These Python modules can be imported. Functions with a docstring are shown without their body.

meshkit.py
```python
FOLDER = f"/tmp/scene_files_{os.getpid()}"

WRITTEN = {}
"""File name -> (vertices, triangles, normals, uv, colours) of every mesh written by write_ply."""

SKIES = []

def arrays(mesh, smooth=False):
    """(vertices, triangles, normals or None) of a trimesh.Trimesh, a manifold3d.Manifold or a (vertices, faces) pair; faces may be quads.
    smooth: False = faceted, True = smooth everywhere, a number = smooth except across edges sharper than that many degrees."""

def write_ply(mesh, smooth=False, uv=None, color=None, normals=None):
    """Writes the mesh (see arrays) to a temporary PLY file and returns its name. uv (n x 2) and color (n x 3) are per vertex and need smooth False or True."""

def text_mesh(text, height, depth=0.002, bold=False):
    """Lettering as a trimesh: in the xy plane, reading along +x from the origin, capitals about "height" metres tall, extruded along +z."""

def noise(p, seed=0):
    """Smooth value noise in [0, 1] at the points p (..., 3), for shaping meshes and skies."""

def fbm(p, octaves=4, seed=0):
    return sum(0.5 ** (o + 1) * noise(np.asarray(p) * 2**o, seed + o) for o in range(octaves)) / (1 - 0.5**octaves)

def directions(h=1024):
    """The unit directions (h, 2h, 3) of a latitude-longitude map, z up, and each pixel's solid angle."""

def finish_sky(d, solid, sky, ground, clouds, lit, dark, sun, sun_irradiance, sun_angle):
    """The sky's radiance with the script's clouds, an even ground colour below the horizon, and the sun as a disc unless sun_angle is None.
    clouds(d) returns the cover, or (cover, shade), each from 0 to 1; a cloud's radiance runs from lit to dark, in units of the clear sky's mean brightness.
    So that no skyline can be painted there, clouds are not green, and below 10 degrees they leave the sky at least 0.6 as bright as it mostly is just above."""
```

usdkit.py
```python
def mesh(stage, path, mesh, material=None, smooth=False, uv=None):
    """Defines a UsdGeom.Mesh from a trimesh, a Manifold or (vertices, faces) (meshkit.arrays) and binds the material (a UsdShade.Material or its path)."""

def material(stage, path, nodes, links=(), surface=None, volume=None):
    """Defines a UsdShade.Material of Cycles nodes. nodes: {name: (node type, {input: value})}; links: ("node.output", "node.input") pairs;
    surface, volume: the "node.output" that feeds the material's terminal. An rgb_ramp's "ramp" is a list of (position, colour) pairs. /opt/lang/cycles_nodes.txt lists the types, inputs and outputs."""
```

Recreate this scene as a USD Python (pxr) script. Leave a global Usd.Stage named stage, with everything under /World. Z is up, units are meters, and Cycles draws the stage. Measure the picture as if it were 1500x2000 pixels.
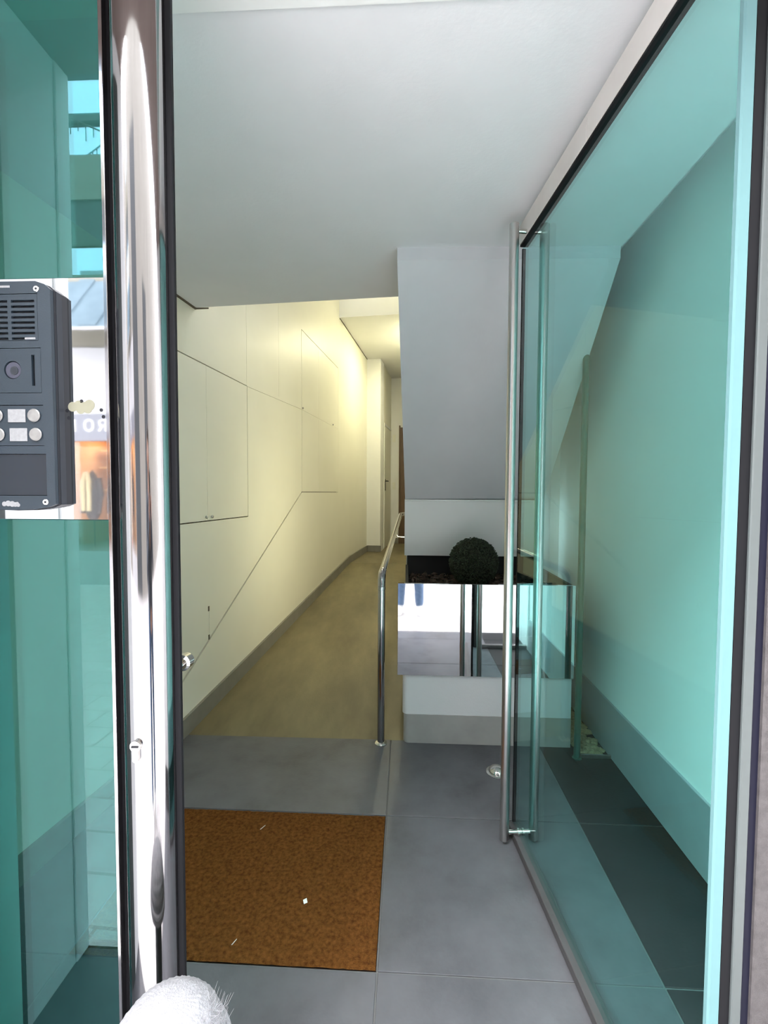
import math, random
import numpy as np, trimesh, manifold3d as m3
from shapely.geometry import Polygon, LineString, Point, box as sbox
from shapely.ops import unary_union
from shapely import affinity
from pxr import Usd, UsdGeom, UsdLux, UsdShade, Gf, Sdf
import usdkit, meshkit

stage = Usd.Stage.CreateInMemory()
UsdGeom.SetStageUpAxis(stage, UsdGeom.Tokens.z)
UsdGeom.SetStageMetersPerUnit(stage, 1.0)
UsdGeom.Xform.Define(stage, '/World'); UsdGeom.Scope.Define(stage, '/World/Looks')
R_ = random.Random(7); NP = np.random.default_rng(7)

# ---------------------------------------------------------------- camera
F_PX, PITCH, ROLL = 889.0, 2.5, 0.26
cam = UsdGeom.Camera.Define(stage, '/World/camera')
cam.CreateHorizontalApertureAttr(36.0); cam.CreateVerticalApertureAttr(48.0)
cam.CreateFocalLengthAttr(36.0 * F_PX / 1500.0)
cam.CreateClippingRangeAttr(Gf.Vec2f(0.02, 200))
cx = UsdGeom.Xformable(cam)
cx.AddTranslateOp().Set(Gf.Vec3d(0, 0, 1.45))
cx.AddRotateXOp().Set(90.0 - PITCH)
cx.AddRotateZOp().Set(ROLL)
cam.CreateExposureAttr(1.56)

# ---------------------------------------------------------------- light: overcast sky, lamps of the corridor, lamps of the shop
dome = UsdLux.DomeLight.Define(stage, '/World/sky')
dome.CreateIntensityAttr(1.3); dome.CreateColorAttr(Gf.Vec3f(0.90, 0.94, 1.0))
sun = UsdLux.DistantLight.Define(stage, '/World/veiled_sun')         # from the front left, behind thin cloud
sun.CreateIntensityAttr(1.9); sun.CreateAngleAttr(36.0); sun.CreateColorAttr(Gf.Vec3f(1.0, 0.96, 0.92))
sx_ = UsdGeom.Xformable(sun); sx_.AddRotateZOp().Set(-47.5); sx_.AddRotateXOp().Set(39.6)
def rect_light(name, loc, size, power, color, rx=0, rz=0):
    l = UsdLux.RectLight.Define(stage, '/World/' + name)
    l.CreateWidthAttr(size[0]); l.CreateHeightAttr(size[1]); l.CreateIntensityAttr(power); l.CreateColorAttr(Gf.Vec3f(*color))
    x = UsdGeom.Xformable(l); x.AddTranslateOp().Set(Gf.Vec3d(*loc)); x.AddRotateZOp().Set(rz); x.AddRotateXOp().Set(rx)
WARM = (1.0, 0.94, 0.60)
rect_light('corridor_lamp', (0.15, 5.25, 4.78), (0.4, 1.2), 2.8, WARM)
rect_light('landing_lamp', (0.48, 6.85, 3.77), (0.26, 0.8), 31.0, WARM)
rect_light('corridor_wall_lamp', (0.19, 3.72, 1.25), (0.4, 1.3), 4.3, WARM, 90, 55)
rect_light('shop_lamp', (-4.9, -5.9, 2.36), (1.6, 0.5), 4.0, (1.0, 0.72, 0.42))

# ---------------------------------------------------------------- helpers
def mat(name, nodes, links, surface):
    return usdkit.material(stage, '/World/Looks/' + name, nodes, links, surface=surface)
def plain(name, color, rough=0.6, metal=0.0, **kw):
    return mat(name, {'p': ('principled_bsdf', dict(base_color=color, roughness=rough, metallic=metal, **kw))}, [], 'p.BSDF')
def mottled(name, c0, c1, scale=6.0, rough=0.6, bump=0.0, bscale=None, metal=0.0, lo=0.3, hi=0.7, detail=6.0, stretch=(1, 1, 1), r1=None, **kw):
    nodes = {'g': ('geometry', {}), 'mp': ('mapping', {'scale': stretch}),
             'n': ('noise_texture', {'scale': scale, 'detail': detail, 'roughness': 0.62}),
             'r': ('rgb_ramp', {'ramp': [(lo, c0), (hi, c1)]}),
             'p': ('principled_bsdf', dict(roughness=rough, metallic=metal, **kw))}
    links = [('g.position', 'mp.vector'), ('mp.vector', 'n.vector'), ('n.fac', 'r.fac'), ('r.color', 'p.base_color')]
    if bump:
        nodes['n2'] = ('noise_texture', {'scale': bscale or scale * 8, 'detail': 4.0})
        nodes['b'] = ('bump', {'strength': bump, 'distance': 0.01})
        links += [('mp.vector', 'n2.vector'), ('n2.fac', 'b.height'), ('b.normal', 'p.normal')]
    if r1 is not None:
        nodes['mr'] = ('map_range', {'from_min': 0.3, 'from_max': 0.7, 'to_min': rough, 'to_max': r1})
        links += [('n.fac', 'mr.value'), ('mr.result', 'p.roughness')]
    return mat(name, nodes, links, 'p.BSDF')
def pane(name, tint, boost=0.04, refl=(1, 1, 1)):
    nodes = {'lw': ('layer_weight', {'blend': 0.5}), 'pw': ('math', {'math_type': 'power', 'value2': 5.0}),
             'ml': ('math', {'math_type': 'multiply_add', 'value2': 1 - boost, 'value3': boost}),
             't': ('transparent_bsdf', {'color': tint}), 'g': ('glossy_bsdf', {'color': refl, 'roughness': 0.004}),
             'm': ('mix_closure', {})}
    return mat(name, nodes, [('lw.facing', 'pw.value1'), ('pw.value', 'ml.value1'), ('ml.value', 'm.fac'), ('t.BSDF', 'm.closure1'), ('g.BSDF', 'm.closure2')], 'm.closure')

M = {}
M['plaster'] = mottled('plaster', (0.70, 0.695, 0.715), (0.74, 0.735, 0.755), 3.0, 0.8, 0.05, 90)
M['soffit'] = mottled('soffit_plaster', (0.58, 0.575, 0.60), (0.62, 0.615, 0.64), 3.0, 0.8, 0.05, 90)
M['wall_white'] = mottled('wall_white', (0.76, 0.76, 0.75), (0.80, 0.80, 0.79), 2.0, 0.7, 0.05, 50)
M['cream'] = mottled('cream_lacquer', (0.72, 0.70, 0.60), (0.76, 0.74, 0.64), 1.5, 0.42, specular_ior_level=0.3)
M['groove'] = plain('groove_brown', (0.10, 0.08, 0.055), 0.8)
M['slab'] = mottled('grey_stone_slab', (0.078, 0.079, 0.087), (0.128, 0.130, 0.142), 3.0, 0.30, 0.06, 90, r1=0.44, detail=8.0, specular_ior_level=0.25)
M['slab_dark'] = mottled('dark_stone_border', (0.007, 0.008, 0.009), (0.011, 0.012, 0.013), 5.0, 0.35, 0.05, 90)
M['joint'] = plain('pale_joint', (0.13, 0.13, 0.128), 0.8)
M['ramp'] = mottled('ramp_concrete', (0.095, 0.074, 0.033), (0.205, 0.170, 0.088), 1.6, 0.5, 0.06, 70, stretch=(2.0, 0.7, 1))
M['skirting'] = mottled('skirting_stone', (0.17, 0.16, 0.14), (0.22, 0.21, 0.185), 5.0, 0.5, 0.05)
M['bright_white'] = mottled('bright_white_paint', (0.88, 0.88, 0.88), (0.91, 0.91, 0.91), 2.0, 0.7, 0.05, 50)
M['planter_skirt'] = mottled('planter_skirt_stone', (0.33, 0.32, 0.31), (0.41, 0.40, 0.385), 5.0, 0.5, 0.05)
M['skirting_grey'] = mottled('skirting_grey', (0.31, 0.325, 0.35), (0.36, 0.375, 0.40), 3.0, 0.5)
M['steel'] = mottled('polished_steel', (0.37, 0.355, 0.365), (0.42, 0.405, 0.415), 2.0, 0.05, 0.015, 5.0, metal=1.0, r1=0.10)
M['mirror'] = mottled('mirror_steel', (0.74, 0.74, 0.76), (0.78, 0.78, 0.80), 2.0, 0.03, 0.02, 3.0, metal=1.0)
M['plate'] = mottled('plate_steel', (0.56, 0.555, 0.565), (0.60, 0.595, 0.605), 2.0, 0.03, 0.006, 6.0, metal=1.0)
M['brushed'] = mottled('brushed_steel', (0.55, 0.53, 0.52), (0.63, 0.61, 0.60), 30.0, 0.28, 0.0, metal=1.0, stretch=(1, 1, 0.05))
M['rail'] = mottled('satin_rail', (0.66, 0.62, 0.60), (0.72, 0.68, 0.66), 8.0, 0.42, 0.03, 40)
M['bottom_rail'] = mottled('grey_bottom_rail', (0.06, 0.058, 0.06), (0.08, 0.076, 0.08), 8.0, 0.45)
M['rubber'] = plain('black_rubber', (0.010, 0.010, 0.012), 0.6, specular_ior_level=0.15)
M['navy_rubber'] = plain('navy_rubber', (0.010, 0.010, 0.024), 0.6, specular_ior_level=0.2)
M['aqua'] = plain('aqua_strip', (0.15, 0.285, 0.30), 0.6, specular_ior_level=0.2)
M['glass'] = pane('teal_glass', (0.745, 0.985, 0.97), 0.018)
M['glass_left'] = pane('teal_glass_panel', (0.38, 0.67, 0.645), 0.07, (0.58, 0.97, 1.0))
M['jamb_grey'] = plain('jamb_grey', (0.10, 0.115, 0.115), 0.5)
M['pebble'] = mottled('brown_pebble', (0.16, 0.12, 0.06), (0.42, 0.36, 0.22), 60.0, 0.6)
M['green_tube'] = plain('dark_green_tube', (0.03, 0.11, 0.095), 0.35)
M['glass_clear'] = pane('shop_glass', (0.97, 0.98, 0.98))
M['coir'] = mottled('coir_mat', (0.095, 0.031, 0.007), (0.265, 0.108, 0.026), 75.0, 0.95, 0.9, 420, stretch=(1, 1, 1), specular_ior_level=0.08)
M['coir_edge'] = plain('coir_edge', (0.03, 0.014, 0.008), 0.95)
M['paper'] = plain('paper', (0.85, 0.85, 0.80), 0.8)
M['soil'] = mottled('dark_mulch', (0.006, 0.005, 0.004), (0.014, 0.010, 0.008), 25.0, 0.95, 0.8, 90)
M['chip'] = mottled('bark_chip', (0.05, 0.03, 0.02), (0.13, 0.09, 0.07), 30.0, 0.9)
M['black'] = plain('planter_black', (0.010, 0.010, 0.011), 0.7)
M['leaf'] = mottled('boxwood_leaf', (0.012, 0.022, 0.009), (0.026, 0.045, 0.018), 40.0, 0.6)
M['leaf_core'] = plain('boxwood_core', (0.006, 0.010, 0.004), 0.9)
M['intercom'] = mottled('intercom_grey', (0.020, 0.031, 0.043), (0.024, 0.035, 0.048), 4.0, 0.42, 0.05, 300)
M['intercom_dark'] = plain('intercom_edge', (0.020, 0.024, 0.032), 0.5)
M['slot'] = plain('slot_black', (0.008, 0.009, 0.014), 0.7)
M['screen'] = plain('dark_window', (0.006, 0.010, 0.018), 0.22)
M['lens'] = plain('lens_dark', (0.045, 0.045, 0.07), 0.15)
M['button'] = mottled('button_steel', (0.25, 0.24, 0.235), (0.33, 0.32, 0.31), 60.0, 0.35, metal=0.4)
M['label'] = mottled('label_card', (0.25, 0.25, 0.26), (0.33, 0.33, 0.34), 120.0, 0.6)
M['residue'] = plain('glue_residue', (0.27, 0.26, 0.19), 0.8)
M['chrome'] = plain('chrome', (0.72, 0.71, 0.68), 0.12, 1.0)
M['wool'] = mottled('white_wool', (0.24, 0.235, 0.25), (0.32, 0.315, 0.33), 60.0, 0.95, 0.4, 300)
M['white_plastic'] = plain('white_plastic', (0.78, 0.77, 0.70), 0.4)
M['brown_wood'] = mottled('brown_wood', (0.10, 0.06, 0.035), (0.15, 0.09, 0.05), 12.0, 0.5, stretch=(6, 6, 0.6))
M['stone_pale'] = mottled('pale_portal_stone', (0.70, 0.70, 0.70), (0.76, 0.76, 0.76), 4.0, 0.55, 0.05)
M['stone_brown'] = mottled('brown_soffit_stone', (0.17, 0.125, 0.11), (0.21, 0.16, 0.14), 4.0, 0.6)
M['stone_grey'] = mottled('grey_reveal_stone', (0.062, 0.055, 0.056), (0.10, 0.09, 0.092), 60.0, 0.6, 0.2)
M['facade'] = mottled('own_facade', (0.42, 0.41, 0.39), (0.48, 0.47, 0.45), 2.0, 0.8)
M['opposite'] = mottled('opposite_render', (0.235, 0.22, 0.195), (0.28, 0.265, 0.235), 1.5, 0.8)
M['beige'] = plain('beige_spandrel', (0.24, 0.225, 0.18), 0.8)
M['slate'] = plain('slate_bay', (0.06, 0.065, 0.07), 0.6)
M['dark_frame'] = plain('dark_frame', (0.05, 0.06, 0.06), 0.5)
M['sky_glass'] = plain('sky_mirror_glass', (0.55, 0.70, 0.82), 0.03, 1.0)
M['awning'] = mottled('awning_cloth', (0.09, 0.135, 0.165), (0.13, 0.185, 0.22), 3.0, 0.9)
M['fascia'] = plain('white_fascia', (0.50, 0.50, 0.51), 0.5)
M['sign'] = plain('sign_band', (0.20, 0.205, 0.235), 0.5)
M['letter'] = plain('sign_letter', (0.88, 0.88, 0.88), 0.4)
M['orange'] = plain('shop_orange', (0.70, 0.44, 0.24), 0.7)
M['shelf'] = plain('shop_shelf', (0.75, 0.55, 0.30), 0.6)
M['coat'] = plain('dark_coat', (0.05, 0.045, 0.05), 0.9)
M['scarf'] = plain('cream_scarf', (0.70, 0.60, 0.35), 0.9)
M['pink'] = plain('pink_board', (0.70, 0.20, 0.22), 0.6)
M['skin'] = plain('skin', (0.55, 0.33, 0.24), 0.5, subsurface_weight=0.1)
M['denim'] = mottled('denim', (0.06, 0.11, 0.20), (0.11, 0.18, 0.29), 40.0, 0.9)
M['jacket'] = plain('jacket', (0.10, 0.11, 0.13), 0.85)
M['hair'] = plain('hair', (0.03, 0.02, 0.015), 0.6)
M['shoe'] = plain('white_shoe', (0.80, 0.80, 0.80), 0.6)
# pavers of the street: pale, laid in courses
M['paver'] = mat('street_pavers', {'g': ('geometry', {}), 'n': ('noise_texture', {'scale': 5.0, 'detail': 5.0}),
    'b': ('brick_texture', {'scale': 1.0, 'brick_width': 0.4, 'row_height': 0.2, 'mortar_size': 0.006, 'color1': (0.66, 0.63, 0.62), 'color2': (0.72, 0.69, 0.67), 'mortar': (0.52, 0.45, 0.43)}),
    'p': ('principled_bsdf', {'roughness': 0.6})},
    [('g.position', 'b.vector'), ('b.color', 'p.base_color')], 'p.BSDF')

used = {}
def numbered(path):
    if path not in used:
        used[path] = 0; return path
    used[path] += 1
    return '%s_%03d' % (path, used[path])
def meta(prim, label=None, cat=None, group=None, kind=None):
    for k, v in (('label', label), ('category', cat), ('group', group), ('kind', kind)):
        if v: prim.SetCustomDataByKey(k, v)
WORLD = np.eye(4)
inv_of = {}
def thing(name, label, cat, loc=(0, 0, 0), rotz=0.0, group=None, kind=None):
    path = numbered('/World/' + name)
    x = UsdGeom.Xform.Define(stage, path)
    x.AddTranslateOp().Set(Gf.Vec3d(*map(float, loc))); x.AddRotateZOp().Set(float(rotz))
    m = trimesh.transformations.translation_matrix(loc) @ trimesh.transformations.rotation_matrix(math.radians(rotz), [0, 0, 1])
    inv_of[path] = np.linalg.inv(m)
    meta(x.GetPrim(), label, cat, group, kind)
    return path
def obj(name, mesh, material, parent=None, label=None, smooth=35, cat=None, group=None, kind=None):
    """mesh is in world coordinates; parent a path of a thing or of a part"""
    if hasattr(mesh, 'to_mesh'):
        q = mesh.to_mesh(); mesh = trimesh.Trimesh(q.vert_properties[:, :3], q.tri_verts, process=False)
    base = parent or '/World'
    path = numbered(base + '/' + name)
    inv = inv_of.get(base, WORLD)
    mesh = mesh.copy(); mesh.apply_transform(inv)
    p = usdkit.mesh(stage, path, mesh, M[material] if isinstance(material, str) else material, smooth=smooth).GetPrim()
    inv_of[path] = inv
    meta(p, label, cat, group, kind)
    return path
def struct(name, mesh, material, label, cat, smooth=35):
    return obj(name, mesh, material, None, label, smooth, cat, None, 'structure')
def cat_(ms): return trimesh.util.concatenate(ms)

# frames: the building's (u along the facade, v into the house) and the left wall's (s along it, n into the room)
BETA = math.radians(2.75); CB, SB = math.cos(BETA), math.sin(BETA)
BM = np.array([[CB, SB, 0, 0], [-SB, CB, 0, 0], [0, 0, 1, 0], [0, 0, 0, 1.0]])
def W(u, v, z=0.0): return np.array([u * CB + v * SB, -u * SB + v * CB, z])
ALPHA = math.atan(0.158); CA, SA = math.cos(ALPHA), math.sin(ALPHA)
L0 = np.array([-1.185, 2.60])
LM = np.array([[SA, 0, CA, L0[0]], [CA, 0, -SA, L0[1]], [0, 1, 0, 0], [0, 0, 0, 1.0]])      # (s, z, n) -> world
LB = np.array([[SA, CA, 0, L0[0]], [CA, -SA, 0, L0[1]], [0, 0, 1, 0], [0, 0, 0, 1.0]])      # (s, n, z) -> world
LM_HAND = np.linalg.det(LM[:3, :3])
def fix(m):
    if m.volume < 0: m.invert()
    return m
def hull(pts): return trimesh.Trimesh(np.asarray(pts, float), process=False).convex_hull
def cbox(a, b, r=0.0, frame=WORLD):
    """box from corner a to corner b, edges chamfered by r"""
    a, b = np.minimum(a, b).astype(float), np.maximum(a, b).astype(float)
    r = min(r, (b - a).min() * 0.45)
    if r <= 0:
        m = trimesh.creation.box(b - a); m.apply_translation((a + b) / 2)
    else:
        pts = []
        for k in range(8):
            s = np.array([(k >> i) & 1 for i in range(3)]); c = np.where(s, b, a); d = np.where(s, -r, r)
            for i in range(3):
                q = c + d; q[i] = c[i]; pts.append(q)
        m = hull(pts)
    m.apply_transform(frame); return fix(m)
def bb(u0, u1, v0, v1, z0, z1, r=0.0): return cbox((u0, v0, z0), (u1, v1, z1), r, BM)
def prism(poly, h, frame=WORLD, z0=0.0):
    ms = []
    for g in getattr(poly, 'geoms', [poly]):
        if g.is_empty or g.area < 1e-9: continue
        m = trimesh.creation.extrude_polygon(g, h, engine='earcut'); m.apply_translation((0, 0, z0)); ms.append(m)
    m = cat_(ms); m.apply_transform(frame); return fix(m)
def tube(path, r, n=20, caps=True):
    P = np.asarray(path, float); k = len(P); rs = np.broadcast_to(np.asarray(r, float), (k,))
    T = np.gradient(P, axis=0) if k > 2 else np.repeat((P[1] - P[0])[None], 2, 0)
    T /= np.linalg.norm(T, axis=1)[:, None]
    a = np.array([0, 0, 1.0]) if abs(T[0][2]) < 0.9 else np.array([1.0, 0, 0])
    x = np.cross(a, T[0]); x /= np.linalg.norm(x); V = []
    ang = np.linspace(0, 2 * np.pi, n, endpoint=False)
    for i in range(k):
        x = x - T[i] * (x @ T[i]); x /= np.linalg.norm(x); y = np.cross(T[i], x)
        V.append(P[i] + rs[i] * (np.cos(ang)[:, None] * x + np.sin(ang)[:, None] * y))
    V = np.vstack(V); Fc = []
    for i in range(k - 1):
        for j in range(n):
            a0, a1 = i * n + j, i * n + (j + 1) % n
            Fc += [[a0, a1, a1 + n], [a0, a1 + n, a0 + n]]
    if caps:
        c0, c1 = len(V), len(V) + 1; V = np.vstack([V, P[0], P[-1]])
        for j in range(n):
            Fc += [[c0, (j + 1) % n, j], [c1, (k - 1) * n + j, (k - 1) * n + (j + 1) % n]]
    return fix(trimesh.Trimesh(V, Fc, process=False))
def rod(p, q, r, n=20, ch=0.0):
    p, q = np.asarray(p, float), np.asarray(q, float)
    if not ch: return tube([p, q], r, n)
    d = (q - p) / np.linalg.norm(q - p)
    return tube([p, p + d * ch * .02, p + d * ch, q - d * ch, q - d * ch * .02, q], [r - ch, r - ch, r, r, r - ch, r - ch], n)
def lathe(profile, loc, n=32):
    m = trimesh.creation.revolve(np.asarray(profile, float), sections=n); m.apply_translation(loc); return fix(m)
def arc(c, r, a0, a1, n=8): return [(c[0] + r * math.cos(t), c[1] + r * math.sin(t)) for t in np.linspace(math.radians(a0), math.radians(a1), n)]

# ================================================================ the setting
ZC = 2.56                                     # ceiling of the lobby
V_DOOR, V_FACE = 0.86, 0.415                  # plane of the doors, plane of the facade
U_L, U_R = -1.005, 0.70                       # sides of the portal
U_RW = 1.14                                   # right wall
# ---- floor slabs
fl = thing('floor', 'grey stone slab floor of the lobby with pale joints', 'floor', kind='structure')
obj('bedding', bb(-1.75, 1.2, V_FACE, 2.64, -0.06, -0.004), 'joint', fl)
us = [-1.75, -1.05, -0.078, 0.77, 1.2]; vs = [V_FACE, 0.655, 1.313, 1.980, 2.625]
G = 0.0025
for i in range(4):
    for j in range(4):
        if i == 1 and j == 2 or i == 0 and j == 3: continue                                   # the mat's recess
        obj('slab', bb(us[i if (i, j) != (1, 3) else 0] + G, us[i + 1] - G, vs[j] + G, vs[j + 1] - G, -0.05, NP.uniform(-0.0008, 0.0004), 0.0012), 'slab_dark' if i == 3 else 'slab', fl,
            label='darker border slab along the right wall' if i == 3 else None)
obj('recess_base', bb(us[1], us[2], vs[2], vs[3], -0.05, -0.012), 'slab_dark', fl)
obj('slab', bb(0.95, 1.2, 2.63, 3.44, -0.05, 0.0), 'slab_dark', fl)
# ---- ramp and landing
def floor_z(Y): return 0.0 if Y < 2.63 else min(0.385, (Y - 2.63) * 0.0925)
rp = []
for Y in (2.63, 6.79, 9.7):
    z = floor_z(Y)
    xl = L0[0] + 0.158 * (Y - L0[1]) - 0.02; xr = 0.13 + 0.10 * (Y - 2.6)
    rp.append([(xl, Y + (0.02 if Y < 3 else 0), z), (xr, Y - (0.03 if Y < 3 else 0), z)])
V, Fc = [], []
for a, b in rp: V += [(a[0], a[1], -0.2), a, b, (b[0], b[1], -0.2)]
for i in range(2):
    o = 4 * i
    for j in range(4):
        a0, a1 = o + j, o + (j + 1) % 4
        Fc += [[a0, a0 + 4, a1 + 4], [a0, a1 + 4, a1]]
Fc += [[0, 1, 2], [0, 2, 3], [8, 10, 9], [8, 11, 10]]
rm = trimesh.Trimesh(V, Fc, process=False); rm.fix_normals()
struct('ramp', rm, 'ramp', 'beige concrete ramp rising along the left wall to the corridor', 'ramp', smooth=False)
# ---- street
struct('pavement', bb(-14, 14, -5.0, V_FACE - 0.004, -0.2, 0.0), 'paver', 'pale paved street in front of the entrance, seen in reflections', 'pavement')

# ---- left wall: cladding panels on a dark backing, joints open
S0, S1, ZT = -1.75, 5.63, 4.9
def zf(s): return floor_z(L0[1] + s * CA)
prof = [(S0, 0.0), ((2.63 - L0[1]) / CA, 0.0), ((6.79 - L0[1]) / CA, 0.385), (S1, 0.385)]
full = Polygon(prof + [(S1, ZT), (S0, ZT)])
doorsA = [sbox(-0.25, 1.262, 0.327, 2.247), sbox(0.327, 1.262, 0.900, 2.247)]
doorsB = [sbox(2.145, 1.45, 2.735, 2.295), sbox(2.735, 1.45, 3.60, 2.295), sbox(2.145, 2.295, 2.735, 3.10), sbox(2.735, 2.295, 3.60, 3.10)]
cut = [LineString([(-0.60, 0.0), (0.0, 0.311), (2.145, 1.45)]).buffer(0.0075, cap_style=2)]
cut += [LineString([(0.33, 0.485), (0.33, 0.70)]).buffer(0.002, cap_style=2)]
cut += [LineString([(0.900, 2.25), (0.900, ZT)]).buffer(0.0012), LineString([(1.533, 2.30), (1.533, ZT)]).buffer(0.0012), LineString([(0.900, 2.247), (2.145, 2.295)]).buffer(0.0012)]
rest = full.difference(unary_union([d.buffer(0.006, join_style=2) for d in doorsA + doorsB] + cut))
lw = thing('wall_left', 'long cream lacquered panel wall on the left of the ramp', 'wall', (*L0, 0), kind='structure')
obj('backing', prism(full, 0.08, LM, -0.105), 'groove', lw)
for g in sorted(getattr(rest, 'geoms', [rest]), key=lambda g: -g.area):
    if g.area > 1e-3: obj('panel', prism(g, 0.025, LM, -0.025), 'cream', lw, smooth=False)
for zz in (0.503, 0.69):
    obj('hinge', cbox((0.318, -0.003, zz - 0.016), (0.332, 0.003, zz + 0.016), 0.001, LB), 'groove', lw, label='small dark rusty hinge mark')
def cupboard(doors, label, knobs):
    x0 = min(d.bounds[0] for d in doors); x1 = max(d.bounds[2] for d in doors); z0 = min(d.bounds[1] for d in doors)
    c = LM @ np.array([(x0 + x1) / 2, z0, -0.02, 1])
    t = thing('wall_cupboard', label, 'cupboard', c[:3], group='cupboards flush in the cream wall')
    for d, k in zip(doors, knobs):
        a = d.buffer(-0.001, join_style=2)
        o = obj('door', prism(a, 0.025, LM, -0.0245), 'cream', t, smooth=False)
        if k:
            p = LB @ np.array([k[0], 0.0, k[1], 1]); q = LB @ np.array([k[0], 0.014, k[1], 1])
            obj('knob', rod(p[:3], q[:3], 0.010, 14, 0.003), 'brushed', o)
cupboard(doorsA, 'low cream double cupboard flush in the left wall, nearest the entrance', [(0.305, 1.285), (0.372, 1.285)])
cupboard(doorsB, 'tall cream four-door cupboard high on the left wall, deeper in the corridor', [None, None, (2.165, 2.312), (3.33, 2.312)])
# ---- skirting of the left wall
def skirt(s0, s1, h=0.11):
    ss = [s0] + [s for s in (prof[1][0], prof[2][0]) if s0 < s < s1] + [s1]
    return prism(Polygon([(s, zf(s) - 0.02) for s in ss] + [(s, zf(s) + h) for s in ss[::-1]]), 0.018, LM, 0.0)
bl = thing('baseboard_left', 'grey stone skirting that follows the ramp along the left wall', 'baseboard', (*L0, 0), kind='structure')
for s0, s1 in ((S0, -0.02), (-0.018, 1.30), (1.302, 2.62), (2.622, prof[2][0]), (prof[2][0] + 0.002, S1)):
    obj('skirting_piece', skirt(s0, s1), 'skirting', bl)

struct('trim_2', cat_([cbox((-0.36, -0.002, ZC - 0.009), (0.215, 0.010, ZC + 0.001), 0, LB), prism(Polygon([(0.208, 0.0), (0.218, 0.0), (0.222, 0.085), (0.219, 0.085)]), 0.007, LB, ZC - 0.007)]), 'groove', 'dark open joint between the lobby ceiling and the left wall', 'trim')
struct('trim_3', cbox((3.69, -0.002, 3.782), (5.6, 0.008, 3.791), 0, LB), 'groove', 'dark joint between the corridor ceiling and the left wall', 'trim')
# ---- right wall, its skirting, the ceiling with a cove at the right
struct('wall_right', bb(U_RW, U_RW + 0.15, 0.86, 3.45, 0, 2.95), 'bright_white', 'white plaster wall at the right behind the glass door', 'wall')
struct('baseboard_right', bb(U_RW - 0.012, U_RW + 0.01, 0.95, 3.45, 0, 0.294, 0.002), 'skirting_grey', 'tall grey skirting band along the right wall', 'baseboard')
ce = LM @ np.array([0.20, 0, -0.03, 1])
wl = lambda Y: L0[0] + 0.158 * (Y - L0[1]) - 0.03
cp = [tuple(W(-1.5, 0.86)[:2]), (wl(2.81), 2.81), (0.083, 2.635), (0.055, 2.12), tuple(W(0.965, 2.19)[:2]), tuple(W(0.965, 0.86)[:2])]
struct('ceiling', prism(Polygon(cp), 0.24, WORLD, ZC), 'plaster', 'flat white plaster ceiling of the lobby', 'ceiling')
struct('ceiling_cove', bb(0.93, U_RW + 0.1, 0.86, 3.4, 2.75, 2.85), 'plaster', 'raised shadow gap strip of the ceiling at the right wall', 'ceiling')
struct('wall_right_001', bb(0.93, 1.30, 3.44, 3.52, 0, 2.95), 'wall_white', 'white end of the narrow slot between planter and right wall', 'wall')
struct('trim_1', bb(-1.35, 0.965, 0.935, 1.075, ZC - 0.012, ZC + 0.02, 0.003), 'wall_white', 'pale lintel strip on the ceiling just inside the doors', 'trim')

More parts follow.
